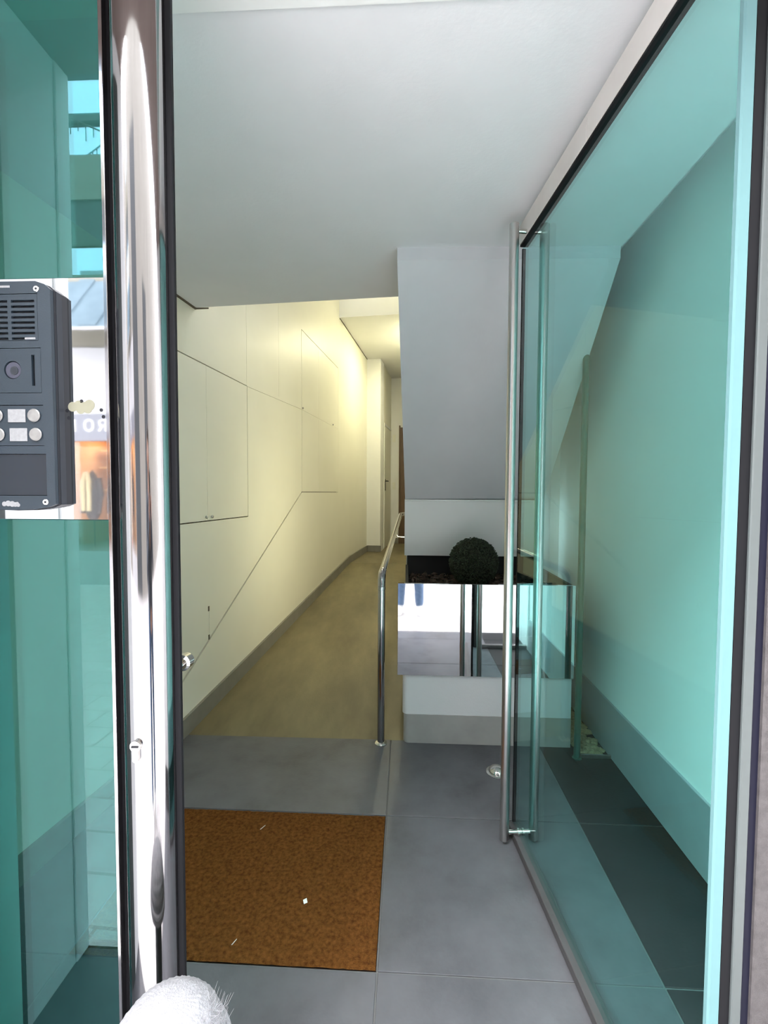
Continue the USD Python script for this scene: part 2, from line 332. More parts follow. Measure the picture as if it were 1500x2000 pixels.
# ---- underside of the stair, block above the planter
yl = lambda Y: 0.055 + 0.086 * (Y - 2.12)
def skew(Y, z, right): 
    if right: p = W(0.955, Y * 1.0 + 0.02); return (p[0], p[1], z)
    return (yl(Y), Y, z)
sp = [(2.12, 2.83), (2.12, 2.505), (3.20, 1.40), (3.50, 1.40), (3.50, 2.83)]
V = [skew(y, z, 0) for y, z in sp] + [skew(y, z, 1) for y, z in sp]; n = len(sp)
Fc = [[0, 1, 4], [1, 2, 4], [2, 3, 4], [n, n + 4, n + 1], [n + 1, n + 4, n + 2], [n + 2, n + 4, n + 3]]
for j in range(n): k = (j + 1) % n; Fc += [[j, j + n, k + n], [j, k + n, k]]
sm = trimesh.Trimesh(V, Fc, process=False); sm.fix_normals()
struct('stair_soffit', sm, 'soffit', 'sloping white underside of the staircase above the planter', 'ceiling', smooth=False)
bw = thing('wall_stair', 'short white wall panel with a thin ledge behind the ball shrub', 'wall', W(0.4, 3.2), kind='structure')
obj('panel', bb(-0.008, 0.955, 3.20, 3.40, 1.005, 1.40), 'wall_white', bw)
obj('ledge', bb(-0.008, 0.955, 3.185, 3.25, 1.388, 1.400, 0.002), 'wall_white', bw)
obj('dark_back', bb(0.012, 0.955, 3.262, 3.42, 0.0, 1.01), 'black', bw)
# ---- corridor: bulkhead, ceiling, pillar, end wall, side wall, shaft above
def pl(s, n_, z): return (LB @ np.array([s, n_, z, 1]))[:3]
struct('bulkhead', cbox((3.67, -0.02, 3.79), (7.2, 1.75, 4.95), 0, LB), 'wall_white', 'cream lit bulkhead where the corridor ceiling drops', 'ceiling')
struct('pillar', cbox((5.60, -0.1, 0.30), (5.98, 0.248, 3.80), 0.003, LB), 'wall_white', 'cream pillar at the end of the left wall', 'pillar')
struct('baseboard_pillar', cbox((5.588, 0.02, 0.385), (5.60, 0.262, 0.495), 0.002, LB), 'skirting', 'stone skirting at the foot of the cream pillar', 'baseboard')
struct('wall_left_001', cbox((5.98, 0.10, 0.30), (7.3, 0.236, 3.80), 0, LB), 'cream', 'cream corridor wall behind the pillar', 'wall')
struct('wall_back', cbox((7.0, 0.2, 0.30), (7.15, 1.7, 3.80), 0, LB), 'wall_white', 'cream end wall of the corridor', 'wall')
struct('baseboard_back', cbox((6.985, 0.24, 0.385), (7.0, 1.0, 0.50), 0.002, LB), 'skirting', 'stone skirting at the end wall of the corridor', 'baseboard')
cr = [(0.15, 3.42), (0.22, 3.42), (0.92, 9.9), (0.80, 9.9)]
struct('wall_corridor', prism(Polygon([(0.17, 3.42), (0.30, 3.42), (1.05, 9.9), (0.85, 9.9)]), 5.1, WORLD, -0.2), 'wall_white', 'cream wall on the right side of the corridor, behind the stair', 'wall')
struct('ceiling_shaft', prism(Polygon([(-1.6, 1.9), (-0.4, 6.6), (1.2, 6.6), (1.2, 1.9)]), 0.1, WORLD, 4.85), 'wall_white', 'high white ceiling of the stair shaft', 'ceiling')
struct('wall_shaft', bb(-1.75, 1.2, 2.0, 2.10, 2.81, 4.9), 'wall_white', 'white wall of the stair shaft above the lobby ceiling', 'wall')
struct('wall_shaft_001', bb(0.965, 1.1, 2.0, 3.6, 2.81, 4.9), 'wall_white', 'white side wall of the stair shaft above the lobby', 'wall')
# corridor door in the left wall behind the pillar, brown door in the end wall, two switches
d2 = thing('door_3', 'cream corridor door with a black lever handle behind the pillar', 'door', pl(6.45, 0.24, 0.385), kind='structure')
obj('door_frame', prism(Polygon([(6.06, 0.385), (6.06, 2.74), (6.96, 2.74), (6.96, 0.385), (6.92, 0.385), (6.92, 2.70), (6.10, 2.70), (6.10, 0.385)]), 0.012, LM, 0.236), 'wall_white', d2)
lf = obj('leaf', cbox((6.105, 0.232, 0.39), (6.915, 0.242, 2.695), 0.001, LB), 'cream', d2)
obj('handle_plate', cbox((6.17, 0.242, 1.48), (6.20, 0.248, 1.70), 0.002, LB), 'rubber', lf)
obj('lever', cat_([rod(pl(6.185, 0.248, 1.66), pl(6.185, 0.29, 1.66), 0.009, 12), rod(pl(6.18, 0.285, 1.66), pl(6.30, 0.285, 1.66), 0.009, 12)]), 'rubber', lf)
d3 = thing('door_4', 'dark brown wooden door edge in the corridor end wall', 'door', pl(6.95, 0.9, 0.385), kind='structure')
obj('leaf', cbox((6.975, 0.432, 0.39), (7.0, 1.25, 2.78), 0.002, LB), 'brown_wood', d3)
obj('door_frame', cbox((6.968, 0.405, 0.385), (7.0, 0.43, 2.82), 0.002, LB), 'brown_wood', d3)
for z, lab in ((2.56, 'upper small white switch on the corridor end wall'), (1.58, 'lower small white switch on the corridor end wall, by the door handle')):
    s = thing('light_switch', lab, 'switch', pl(6.99, 0.30, z), group='switches on the corridor end wall')
    obj('plate', cbox((6.99, 0.268, z - 0.075), (7.0, 0.33, z + 0.075), 0.003, LB), 'white_plastic', s)
    obj('rocker', cbox((6.986, 0.28, z - 0.045), (6.99, 0.318, z + 0.045), 0.002, LB), 'white_plastic', s)

# ---- facade around the entrance and the portal
struct('wall_front', cat_([bb(-9, U_L, V_FACE, 0.93, 0, 2.68), bb(-9, U_L, 0.93, 1.1, 0, 2.8)]), 'stone_pale', 'pale stone front wall left of the entrance', 'wall')
struct('wall_front_001', bb(1.13, 9, V_FACE, 0.93, 0, 2.68), 'stone_pale', 'pale stone front wall right of the entrance', 'wall')
struct('wall_front_002', bb(-9, 9, V_FACE, 1.0, 2.8, 7.5), 'facade', 'front wall of the house above the entrance', 'wall')
struct('trim_6', bb(U_L, 1.13, 0.868, 0.934, 2.556, 2.83, 0.001), 'brushed', 'steel header above the doors', 'trim')
struct('trim_4', cbox((U_L - 0.02, V_FACE - 0.004, 0), (U_L + 0.006, V_FACE + 0.05, 2.665), 0.003, BM), 'bright_white', 'white corner bead of the left portal reveal, mirrored in the left glass', 'trim')
struct('trim_5', bb(U_L - 0.01, U_L + 0.010, 0.65, 0.872, 0, 2.56, 0.002), 'dark_frame', 'dark metal jamb at the left reveal beside the glass', 'trim')
struct('portal_soffit', bb(-9, 9, V_FACE, 0.90, 2.665, 2.82), 'stone_brown', 'brown stone soffit over the entrance portal', 'ceiling')

# ================================================================ left door unit: glass, plate, polished stile
dl = thing('door_1', 'closed left door of teal glass with a polished steel stile and plate', 'door', W(-0.75, V_DOOR), kind='structure')
st = [(-0.0495 + x, y) for x, y in [(0.0015, 0.062)]]
prof_s = arc((0, 0), 1.0, 180, 360, 33)
outline = [(-0.511 + 0.0515 * x, 0.880 + 0.048 * y) for x, y in prof_s] + [(-0.4625, 0.886), (-0.5595, 0.886)]
BP = BM.copy()
sti = obj('stile', prism(Polygon(outline), 2.556, BP, 0.002), 'steel', dl, label='rounded polished steel stile', smooth=50)
obj('rubber_edge', bb(-0.4615, -0.4490, 0.874, 0.886, 0.004, 2.555, 0.002), 'rubber', dl, label='black rubber strip right of the stile')
obj('gasket', bb(-0.5755, -0.5610, 0.878, 0.900, 0.004, 2.555), 'rubber', dl, label='black gasket between glass and stile')
obj('glazing_bead', bb(-0.5830, -0.5755, 0.864, 0.900, 0.004, 2.555, 0.001), 'steel', dl, label='narrow bright bead')
obj('pane', bb(-1.004, -0.5832, 0.878, 0.888, 1.860, 2.555), 'glass_left', dl, label='upper teal glass pane')
obj('pane', bb(-1.004, -0.5832, 0.878, 0.888, 0.02, 1.394), 'glass_left', dl, label='lower teal glass pane')
obj('bottom_rail', bb(-1.004, -0.5832, 0.870, 0.900, 0.003, 0.06, 0.002), 'brushed', dl)
pt = obj('plate', bb(-1.004, -0.5832, 0.868, 0.898, 1.392, 1.862, 0.0015), 'plate', dl, label='mirror polished steel plate that carries the intercom', smooth=False)
def disc_v(u, v, z, r, d=0.001, n=16): return rod(W(u, v, z), W(u, v - d, z), r, n)
for px, py in ((155, 786), (126, 804), (129, 818), (194, 803), (198, 816)):
    q = (-0.583 + (px - 205.5) * 0.00101, 1.6125 + (798 - py) * 0.00101)
    obj('screw_hole', disc_v(q[0], 0.8682, q[1], 0.0034, 0.0006), 'slot', pt)
rp_ = unary_union([Point(-0.658 + a, 1.614 + b).buffer(r) for a, b, r in ((0.006, 0.0, 0.0095), (0.018, 0.002, 0.010), (0.030, 0.0, 0.0095), (0.040, 0.003, 0.0105), (0.022, -0.005, 0.009), (0.036, -0.004, 0.009))]).buffer(0.002).buffer(-0.002)
PV = np.array([[CB, 0, SB, 0], [-SB, 0, CB, 0], [0, 1, 0, 0], [0, 0, 0, 1.0]])               # (u, z, v) -> world
obj('glue_mark', prism(rp_, 0.0006, PV, 0.8676), 'residue', pt, label='pale glue mark left by a removed fitting')
# lock cylinder and inner knob
key = unary_union([Point(0, 0.006).buffer(0.0105), sbox(-0.0058, -0.020, 0.0058, 0.006), Point(0, -0.020).buffer(0.0058)])
lk = obj('lock_cylinder', prism(affinity.translate(key, -0.5145, 0.955), 0.03, PV, 0.826), 'chrome', dl, label='euro profile lock cylinder')
obj('key_slot', bb(-0.521, -0.508, 0.8245, 0.828, 0.9595, 0.9625), 'slot', lk)
kb = obj('inner_knob', cat_([rod(W(-0.479, 0.884, 1.080), W(-0.479, 0.94, 1.080), 0.008, 16), rod(W(-0.479, 0.938, 1.080), W(-0.479, 0.968, 1.080), 0.0175, 24, 0.005)]), 'chrome', dl, label='round inner door knob')

# ---- intercom panel on the plate (drawn in millimetres from the bottom centre, as on the thing itself)
IU, IZ, IV = -0.757, 1.411, 0.868
def iu(x): return IU + x / 1000
def ibox(x0, x1, z0, z1, d0, d1, r=0.0): return bb(iu(x0), iu(x1), IV - d1 / 1000, IV - d0 / 1000, IZ + z0 / 1000, IZ + z1 / 1000, r / 1000)
ic = thing('intercom', 'grey door intercom panel with speaker, camera and call buttons on the steel plate', 'intercom', W(IU, IV, IZ))
half = 88
sh = Polygon([(-half, 12), (-half + 14, 6), (-40, 1), (0, 0), (40, 1), (half - 14, 6), (half, 12), (half, 418), (half - 12, 428), (half - 30, 434), (-half + 30, 434), (-half + 12, 428), (-half, 418)])
def ipr(poly, d0, d1): return prism(affinity.translate(affinity.scale(poly, 0.001, 0.001, origin=(0, 0)), IU, IZ), (d1 - d0) / 1000, PV, IV - d1 / 1000)
bd = obj('housing', ipr(sh, 0, 14), 'intercom_dark', ic, label='darker side of the housing')
obj('black_seal', ipr(sh.buffer(-0.8), 14, 19.2), 'slot', ic, label='black seal behind the front frame')
wins = {'speaker': (-58, 61, 322, 410), 'camera': (-62, 65, 224, 309), 'buttons': (-66, 67, 124, 202), 'display': (-70, 70, 29, 109)}
def face(z0, z1): return sh.intersection(sbox(-200, z0, 200, z1))
front = sh.buffer(-1.5).difference(unary_union([sbox(a, c, b, d) for a, b, c, d in wins.values()]))
obj('front_frame', ipr(front, 19, 27), 'intercom', ic)
obj('backplate', ipr(sh.buffer(-4), 19, 20.5), 'slot', ic)
a, b, c, d = wins['speaker']
slots = unary_union([sbox(x0, z - 1.9, x1, z + 1.9) for k in range(8) for z in [396 - 9.9 * k] for x0, x1 in ((-45, 1), (9, 54))])
sp_ = obj('speaker_module', ipr(sbox(a + 1, c + 1, b - 1, d - 1).difference(slots.buffer(0.4)), 21, 26.3), 'intercom', ic)
obj('status_strip', ibox(34, 55, 324.8, 328.6, 25.5, 26.8, 0.4), 'label', sp_)
a, b, c, d = wins['camera']
cm = obj('camera_module', ipr(sbox(a + 1, c + 1, b - 1, d - 1).difference(Point(8, 268).buffer(17)).difference(sbox(45.5, 238, 52, 296)), 21, 26.3), 'intercom', ic)
obj('lens', rod(W(iu(8), IV - 0.0205, IZ + 0.268), W(iu(8), IV - 0.0245, IZ + 0.268), 0.0162, 28, 0.001), 'lens', cm)
obj('lens_core', rod(W(iu(10), IV - 0.0245, IZ + 0.267), W(iu(10), IV - 0.0252, IZ + 0.267), 0.008, 20), 'intercom_dark', cm)
a, b, c, d = wins['buttons']
bm = obj('button_module', ipr(sbox(a + 1, c + 1, b - 1, d - 1), 21, 25.5), 'intercom', ic)
for r_, z in enumerate((182, 146)):
    for x in (-26, 48):
        obj('call_button', rod(W(iu(x + 2.5 * r_), IV - 0.0255, IZ + z / 1000), W(iu(x + 2.5 * r_), IV - 0.0292, IZ + z / 1000), 0.0125, 24, 0.0015), 'button', bm)
    for x0 in (-77, -4):
        if x0 < -70: x0, x1 = -66, -42
        else: x1 = x0 + 35
        obj('name_label', ibox(x0 + 2.5 * r_, x1 + 2.5 * r_, z - 13, z + 12, 25.5, 27.2, 0.6), 'label', bm)
a, b, c, d = wins['display']
obj('dark_display', ibox(a + 0.5, b - 0.5, c + 0.5, d - 0.5, 20.5, 24.5, 0.5), 'screen', ic)
for x, z in ((60, 418), (-60, 418), (67, 17), (-67, 17)):
    s = obj('screw', rod(W(iu(x), IV - 0.027, IZ + z / 1000), W(iu(x), IV - 0.0285, IZ + z / 1000), 0.0058, 20, 0.0006), 'chrome', ic)
    obj('screw_socket', rod(W(iu(x), IV - 0.0284, IZ + z / 1000), W(iu(x), IV - 0.0288, IZ + z / 1000), 0.002, 10), 'slot', s)
obj('maker_strip', ibox(-30, 8, 421, 425, 26.5, 27.6, 0.3), 'label', ic, label='short pale strip at the top of the panel')
smudge = unary_union([Point(x, z).buffer(r) for x, z, r in ((-16, 13, 4.5), (-8, 14, 5.5), (0, 13, 5.5), (6, 12, 4.5), (12, 11, 3.6), (10, 14, 3))]).buffer(1).buffer(-1)
obj('torn_sticker', ipr(smudge, 26.9, 27.5), 'label', ic, label='torn remains of a silver sticker')

# ================================================================ right door: open glass leaf
dr = thing('door_2', 'open right door leaf of teal glass with a tall steel pull handle', 'door', (0.584, 1.37, 0), math.degrees(math.atan(0.0485)), kind='structure')
LT = math.atan(0.0485)
P0 = np.array([0.618, 0.824, 0]); eD = np.array([-math.sin(LT), math.cos(LT), 0]); eN = np.array([math.cos(LT), math.sin(LT), 0])
DM = np.array([[eD[0], -eN[0], 0, P0[0]], [eD[1], -eN[1], 0, P0[1]], [0, 0, 1, 0], [0, 0, 0, 1.0]])    # (along the leaf, towards the doorway, z)
LEN = 1.075
def db(a0, a1, n0, n1, z0, z1, r=0.0): return cbox((a0, n0, z0), (a1, n1, z1), r, DM)
def dp(a_, n_, z): return (DM @ np.array([a_, n_, z, 1]))[:3]
obj('pane', db(0.004, LEN, -0.006, 0.006, 0.034, 2.452), 'glass', dr, label='large teal glass pane', smooth=False)
obj('top_rail', db(0.0, 0.525, -0.018, 0.018, 2.457, 2.535, 0.0015), 'rail', dr)
obj('top_rail', db(0.528, LEN + 0.004, -0.018, 0.018, 2.457, 2.535, 0.0015), 'rail', dr)
obj('gasket', db(0.0, LEN + 0.003, -0.0165, 0.0165, 2.449, 2.457, 0.001), 'rubber', dr, label='black gasket under the top rail')
obj('bottom_rail', db(0.0, LEN + 0.002, -0.018, 0.027, 0.004, 0.036, 0.002), 'bottom_rail', dr)
obj('edge_seal', db(LEN, LEN + 0.006, -0.007, 0.007, 0.036, 2.442), 'rubber', dr, label='black seal on the free edge of the leaf')
obj('hinge_strip', db(-0.010, 0.004, -0.018, 0.006, 0.004, 2.535, 0.003), 'aqua', dr, label='pale aqua strip on the hinge edge of the leaf')
HA = 1.0
hd = obj('pull_handle', rod(dp(HA, 0.067, 0.018), dp(HA, 0.067, 2.497), 0.0185, 28, 0.003), 'brushed', dr, label='tall steel bar handle on the doorway side')
obj('pull_handle', rod(dp(HA, -0.054, 0.018), dp(HA, -0.054, 2.497), 0.0185, 28, 0.003), 'brushed', dr, label='tall steel bar handle behind the glass')
for z in (0.05, 2.468):
    obj('bracket', rod(dp(HA, -0.05, z), dp(HA, 0.06, z), 0.0085, 16), 'chrome', hd)
    obj('collar', cat_([rod(dp(HA, 0.006, z), dp(HA, 0.014, z), 0.014, 18), rod(dp(HA, -0.006, z), dp(HA, -0.014, z), 0.014, 18)]), 'chrome', hd)
# right jamb
jb = thing('door_jamb', 'narrow steel jamb with dark gaskets at the right edge', 'jamb', W(0.64, 0.86), kind='structure')
obj('gasket', bb(0.596, 0.614, 0.846, 0.862, 0.0, 2.555), 'rubber', jb)
obj('jamb_profile', bb(0.614, 0.632, 0.840, 0.862, 0.0, 2.575, 0.002), 'jamb_grey', jb)
obj('groove_seal', bb(0.632, 0.648, 0.846, 0.862, 0.0, 2.575), 'navy_rubber', jb)
obj('outer_profile', bb(0.648, 0.715, 0.838, 0.875, 0.0, 2.575, 0.002), 'stone_grey', jb)

w1 = thing('window_1', 'fixed clear glass side panel right of the door jamb', 'window', W(0.92, 0.88), kind='structure')
obj('pane', bb(0.716, 1.129, 0.878, 0.888, 0.035, 2.555), 'glass_clear', w1)
obj('bottom_rail', bb(0.716, 1.129, 0.870, 0.900, 0.003, 0.034, 0.002), 'brushed', w1)
# ================================================================ things of the lobby
# door stop dome on the floor behind the leaf
ds = thing('door_stop', 'round chrome dome door stop on the floor beyond the open leaf', 'door stop', (0.592, 2.30, 0))
obj('flange', lathe([(0, 0), (0.056, 0), (0.056, 0.004), (0.050, 0.007), (0, 0.007)], (0.592, 2.30, 0.0)), 'chrome', ds)
obj('dome', lathe([(0.043, 0.006)] + [(0.043 * math.cos(t), 0.006 + 0.03 * math.sin(t)) for t in np.linspace(0.1, 1.45, 8)] + [(0, 0.036)], (0.592, 2.30, 0.0)), 'chrome', ds)
# coir mat in its recess
mt = thing('doormat', 'brown coir doormat sunk in the grey floor', 'doormat', W(-0.564, 1.646, -0.012))
u0, u1, v0, v1 = us[1] + 0.004, us[2] - 0.005, vs[2] + 0.004, vs[3] - 0.004
nx, ny = 130, 100
gu, gv = np.meshgrid(np.linspace(u0, u1, nx), np.linspace(v0, v1, ny), indexing='ij')
edge = np.minimum(np.minimum(gu - u0, u1 - gu), np.minimum(gv - v0, v1 - gv))
hz = 0.0008 + 0.004 * meshkit.fbm(np.stack([gu * 60, gv * 60, gu * 0], -1), 3, 3) - 0.004 * np.exp(-edge / 0.006)
V = np.stack([gu, gv, hz], -1).reshape(-1, 3)
idx = np.arange(nx * ny).reshape(nx, ny)
q = np.stack([idx[:-1, :-1], idx[1:, :-1], idx[1:, 1:], idx[:-1, 1:]], -1).reshape(-1, 4)
pm = trimesh.Trimesh(V, np.vstack([q[:, [0, 1, 2]], q[:, [0, 2, 3]]]), process=False); pm.apply_transform(BM)
obj('pile', pm, 'coir', mt, kind='stuff', label='worn brown coir pile')
obj('backing', bb(u0 - 0.002, u1 + 0.002, v0 - 0.002, v1 + 0.002, -0.012, -0.004), 'coir_edge', mt)
# tufts of coir standing proud, one mesh of thin blades
bl_v, bl_f = [], []
for k in range(9000):
    u, v = NP.uniform(u0, u1), NP.uniform(v0, v1); a_ = NP.uniform(0, 6.28); ln = NP.uniform(0.006, 0.016); w_ = 0.0005
    dx, dy = math.cos(a_), math.sin(a_); o = len(bl_v); z = 0.0025 + NP.uniform(-0.001, 0.001)
    bl_v += [(u - dy * w_, v + dx * w_, z), (u + dy * w_, v - dx * w_, z), (u + dx * ln, v + dy * ln, z + NP.uniform(0.0005, 0.003))]; bl_f += [[o, o + 1, o + 2]]
tm = trimesh.Trimesh(bl_v, bl_f, process=False); tm.apply_transform(BM)
obj('fibres', tm, 'coir', mt, kind='stuff', smooth=False)
def scrap(u, v, a, w, l, label):
    t = thing('paper_scrap', label, 'scrap', W(u, v, 0.006), a)
    c, s = math.cos(math.radians(a)), math.sin(math.radians(a)); pts = []
    for x, y, z in ((-1, -1, .006), (1, -1, .008), (1, 1, .010), (-1, 1, .007), (-1, -1, .0075), (1, -1, .0095), (1, 1, .0115), (-1, 1, .0085)):
        x, y = x * w / 2, y * l / 2; q = W(u, v); pts.append((q[0] + c * x - s * y, q[1] + s * x + c * y, z))
    obj('sheet', hull(pts), 'paper', t, smooth=False)
scrap(-0.345, 1.528, 20, 0.013, 0.016, 'tiny white square of paper in the middle of the doormat')
scrap(-0.605, 1.868, -35, 0.004, 0.026, 'thin pale shred near the far edge of the doormat')
scrap(-0.540, 1.372, -30, 0.004, 0.020, 'thin pale shred near the front edge of the doormat')

# ---- planter: white plinth, stone skirting, mirror steel front, soil
pv = 2.585
pn = thing('planter', 'built-in planter with a mirror steel front on a white plinth', 'planter', W(0.46, pv))
def plate_uv(poly, h, z0): return prism(poly, h, BM, z0)
PU0, PU1 = -0.012, 0.945
def rounded(u0, v0, u1, v1, r):
    return Polygon(arc((u0 + r, v0 + r), r, 180, 270, 9) + [(u1, v0), (u1, v1), (u0, v1)])
obj('plinth', plate_uv(rounded(PU0, pv, PU1, 3.26, 0.03), 0.255, 0.168), 'plaster', pn, label='white plastered plinth', smooth=50)
obj('skirting', plate_uv(rounded(PU0 + 0.006, pv - 0.004, PU1, 3.25, 0.03), 0.168, 0.0), 'planter_skirt', pn, label='grey stone skirting', smooth=50)
obj('side_panel', bb(PU0 + 0.012, PU0 + 0.030, pv, 3.26, 0.42, 0.93), 'black', pn)
obj('side_panel', bb(PU1 - 0.02, PU1, pv, 3.26, 0.42, 0.93), 'black', pn)
obj('front_panel', bb(PU0 - 0.030, PU1 + 0.004, pv - 0.022, pv, 0.405, 0.933, 0.001), 'mirror', pn, label='mirror polished steel front', smooth=False)
obj('soil', bb(PU0 + 0.03, PU1 - 0.02, pv + 0.0, 3.26, 0.42, 0.855), 'soil', pn, kind='stuff')
cv, cf = [], []
for k in range(900):
    c = np.array([NP.uniform(PU0 + 0.05, PU1 - 0.05), NP.uniform(pv + 0.03, 3.22), 0.862 + NP.uniform(0, 0.02)])
    ax = NP.normal(size=3); ax[2] *= 0.35; ax /= np.linalg.norm(ax); b_ = np.cross(ax, NP.normal(size=3)); b_ /= np.linalg.norm(b_); n_ = np.cross(ax, b_)
    l_, w_, t_ = NP.uniform(0.012, 0.034), NP.uniform(0.004, 0.010), 0.0025; o = len(cv)
    for sx, sy, sz in ((-1, 0, 0), (1, 0, 0), (0, -1, 0), (0, 1, 0), (0, 0, -1), (0, 0, 1)): cv.append(c + ax * sx * l_ + b_ * sy * w_ + n_ * sz * t_)
    cf += [[o + a, o + b, o + c2] for a, b, c2 in ((0, 2, 4), (2, 1, 4), (1, 3, 4), (3, 0, 4), (2, 0, 5), (1, 2, 5), (3, 1, 5), (0, 3, 5))]
ch = trimesh.Trimesh(cv, cf, process=False); ch.apply_transform(BM)
obj('bark_mulch', ch, 'chip', pn, kind='stuff', smooth=False)
# ---- ball shrub
bc = np.array([0.575, 2.90, 1.005]); br = 0.155
bs = thing('ball_shrub', 'dark green clipped ball shrub standing in the planter', 'shrub', (bc[0], bc[1], 0.855))
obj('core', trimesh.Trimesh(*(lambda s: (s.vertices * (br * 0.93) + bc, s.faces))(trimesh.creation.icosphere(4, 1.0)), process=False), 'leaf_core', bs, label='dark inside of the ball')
lv, lf_ = [], []
N = 5200
for k in range(N):
    z = 1 - 2 * (k + 0.5) / N; t = k * 2.399963; rr = math.sqrt(1 - z * z); n_ = np.array([rr * math.cos(t), rr * math.sin(t), z])
    n_ = n_ + NP.normal(size=3) * 0.03; n_ /= np.linalg.norm(n_)
    tx = np.cross(n_, [0.3, 0.2, 1.0]); tx /= np.linalg.norm(tx); ty = np.cross(n_, tx); ph = NP.uniform(0, 6.28)
    d = (math.cos(ph) * tx + math.sin(ph) * ty) * 0.8 + n_ * NP.uniform(0.2, 0.9); d /= np.linalg.norm(d); w_ = np.cross(d, n_); w_ /= max(np.linalg.norm(w_), 1e-6)
    p = bc + n_ * br * NP.uniform(0.90, 0.985); l_, ww = NP.uniform(0.010, 0.018), NP.uniform(0.003, 0.0055); o = len(lv); up = np.cross(w_, d) * 0.002
    lv += [p, p + d * l_ * 0.5 + w_ * ww - up, p + d * l_, p + d * l_ * 0.5 - w_ * ww - up, p + d * l_ * .5 + up]
    lf_ += [[o, o + 1, o + 4], [o + 1, o + 2, o + 4], [o + 2, o + 3, o + 4], [o + 3, o, o + 4]]
obj('foliage', trimesh.Trimesh(lv, lf_, process=False), 'leaf', bs, kind='stuff', smooth=False)
obj('stem', rod((bc[0], bc[1], 0.84), (bc[0], bc[1], 0.92), 0.012, 10), 'soil', bs)

# ---- handrail
hb = np.array([-0.012, 2.568, 0.0]); hdv = np.array([0.08, 1.0, 0.09])
def hp(t): return np.array([hb[0], hb[1], 0.985]) + hdv * t
hr = thing('handrail', 'polished steel handrail on a post beside the ramp', 'handrail', hb)
pts = [(hb[0], hb[1], 0.985 + z) for z in ()] 
bend = []
A, B_, C_ = np.array([hb[0], hb[1], 0.915]), np.array([hb[0], hb[1], 0.985]), hp(0.07)
for t in np.linspace(0, 1, 9): bend.append((1 - t) ** 2 * A + 2 * t * (1 - t) * B_ + t * t * C_)
RR = 0.0205
obj('post', rod((hb[0], hb[1], 0.0), A, RR, 28), 'steel', hr)
obj('elbow', tube(bend, RR + 0.0012, 28), 'steel', hr)
E1, E2 = hp(2.42), hp(2.50)
endb = [E1 + 0 * E2]; E3 = E2 + np.array([0.10, -0.02, 0.0])
for t in np.linspace(0, 1, 8): endb.append((1 - t) ** 2 * E1 + 2 * t * (1 - t) * E2 + t * t * E3)
endb.append(E3 + np.array([0.10, -0.01, 0]))
obj('rail', rod(C_, E1, RR, 28), 'steel', hr)
obj('wall_return', tube(endb[1:], RR, 20), 'steel', hr)
obj('floor_flange', lathe([(RR - .002, 0.0), (0.036, 0.0), (0.036, 0.005), (0.030, 0.012), (RR, 0.016), (RR - .002, 0.016)], hb), 'chrome', hr)
obj('collar', rod((hb[0], hb[1], 0.895), (hb[0], hb[1], 0.915), RR + 0.002, 28, 0.001), 'steel', hr)
wb = hp(1.43); obj('wall_bracket', tube([wb - (0, 0, .02), wb + (0.02, 0, -0.055), wb + (0.12, 0, -0.06), wb + (0.24, 0, -0.06)], 0.008, 12), 'steel', hr)
# ---- narrow pebble bed between planter and right wall, with a corner tube
gs = thing('corner_tube', 'tall dark green corner tube at the right end of the planter, behind the open leaf', 'tube', W(0.944, 2.48))
obj('shaft', rod(W(0.944, 2.48, 0.004), W(0.944, 2.48, 2.535), 0.017, 20), 'green_tube', gs)
obj('foot', rod(W(0.944, 2.48, 0.0), W(0.944, 2.48, 0.006), 0.024, 20), 'green_tube', gs)
obj('head', rod(W(0.944, 2.48, 2.535), W(0.944, 2.48, 2.545), 0.015, 20), 'green_tube', gs)
pb = thing('pebble_bed', 'narrow bed of brown pebbles between the planter and the right wall', 'pebbles', W(1.04, 2.9))
obj('edging', bb(0.966, U_RW - 0.013, 2.478, 2.488, 0.0, 0.022, 0.001), 'brushed', pb, label='thin steel edging strip')
st_ = []
for k in range(260):
    e = trimesh.creation.icosphere(1, 1.0); q = NP.uniform(0.012, 0.024)
    e.vertices = e.vertices * [q * NP.uniform(.8, 1.4), q * NP.uniform(.8, 1.3), q * 0.6] * (1 + 0.12 * NP.normal(size=(len(e.vertices), 1)))
    e.apply_translation(W(NP.uniform(0.975, U_RW - 0.035), NP.uniform(2.51, 3.41), 0.008)); st_.append(e)
obj('pebbles', cat_(st_), 'pebble', pb, kind='stuff', smooth=True)

# ---- white knitted top at the lower edge, on a short post
wc = np.array([-0.349, 0.70, 0.0])
po = thing('short_post', 'short dark post under the white ribbed cap, below the frame', 'post', wc)
obj('shaft', lathe([(0, 0), (0.045, 0), (0.045, 0.500), (0.038, 0.512), (0, 0.512)], wc), 'dark_frame', po)
obj('foot', lathe([(0, 0), (0.075, 0), (0.075, 0.008), (0.05, 0.018), (0, 0.018)], wc), 'dark_frame', po)
kc = thing('knitted_cap', 'white ribbed woolly round cap at the lower left edge before the steel stile', 'cap', wc + (0, 0, 0.507))
kv = []
nr, na = 40, 120
for i in range(nr):
    t = i / (nr - 1); th = t * 1.75
    r = 0.092 * math.sin(th); z = 0.532 + 0.092 * math.cos(th)
    for j in range(na):
        ph = 2 * math.pi * j / na; rib = 1 + 0.018 * math.sin(24 * th + (j % 2) * 1.5) * math.sin(th)
        kv.append((wc[0] + r * rib * math.cos(ph), wc[1] + r * rib * math.sin(ph), z + 0.0015 * math.sin(40 * ph) * math.sin(th)))
kf = []
for i in range(nr - 1):
    for j in range(na):
        a0, a1 = i * na + j, i * na + (j + 1) % na; kf += [[a0, a0 + na, a1 + na], [a0, a1 + na, a1]]
obj('crown', fix(trimesh.Trimesh(kv, kf, process=False)), 'wool', kc)
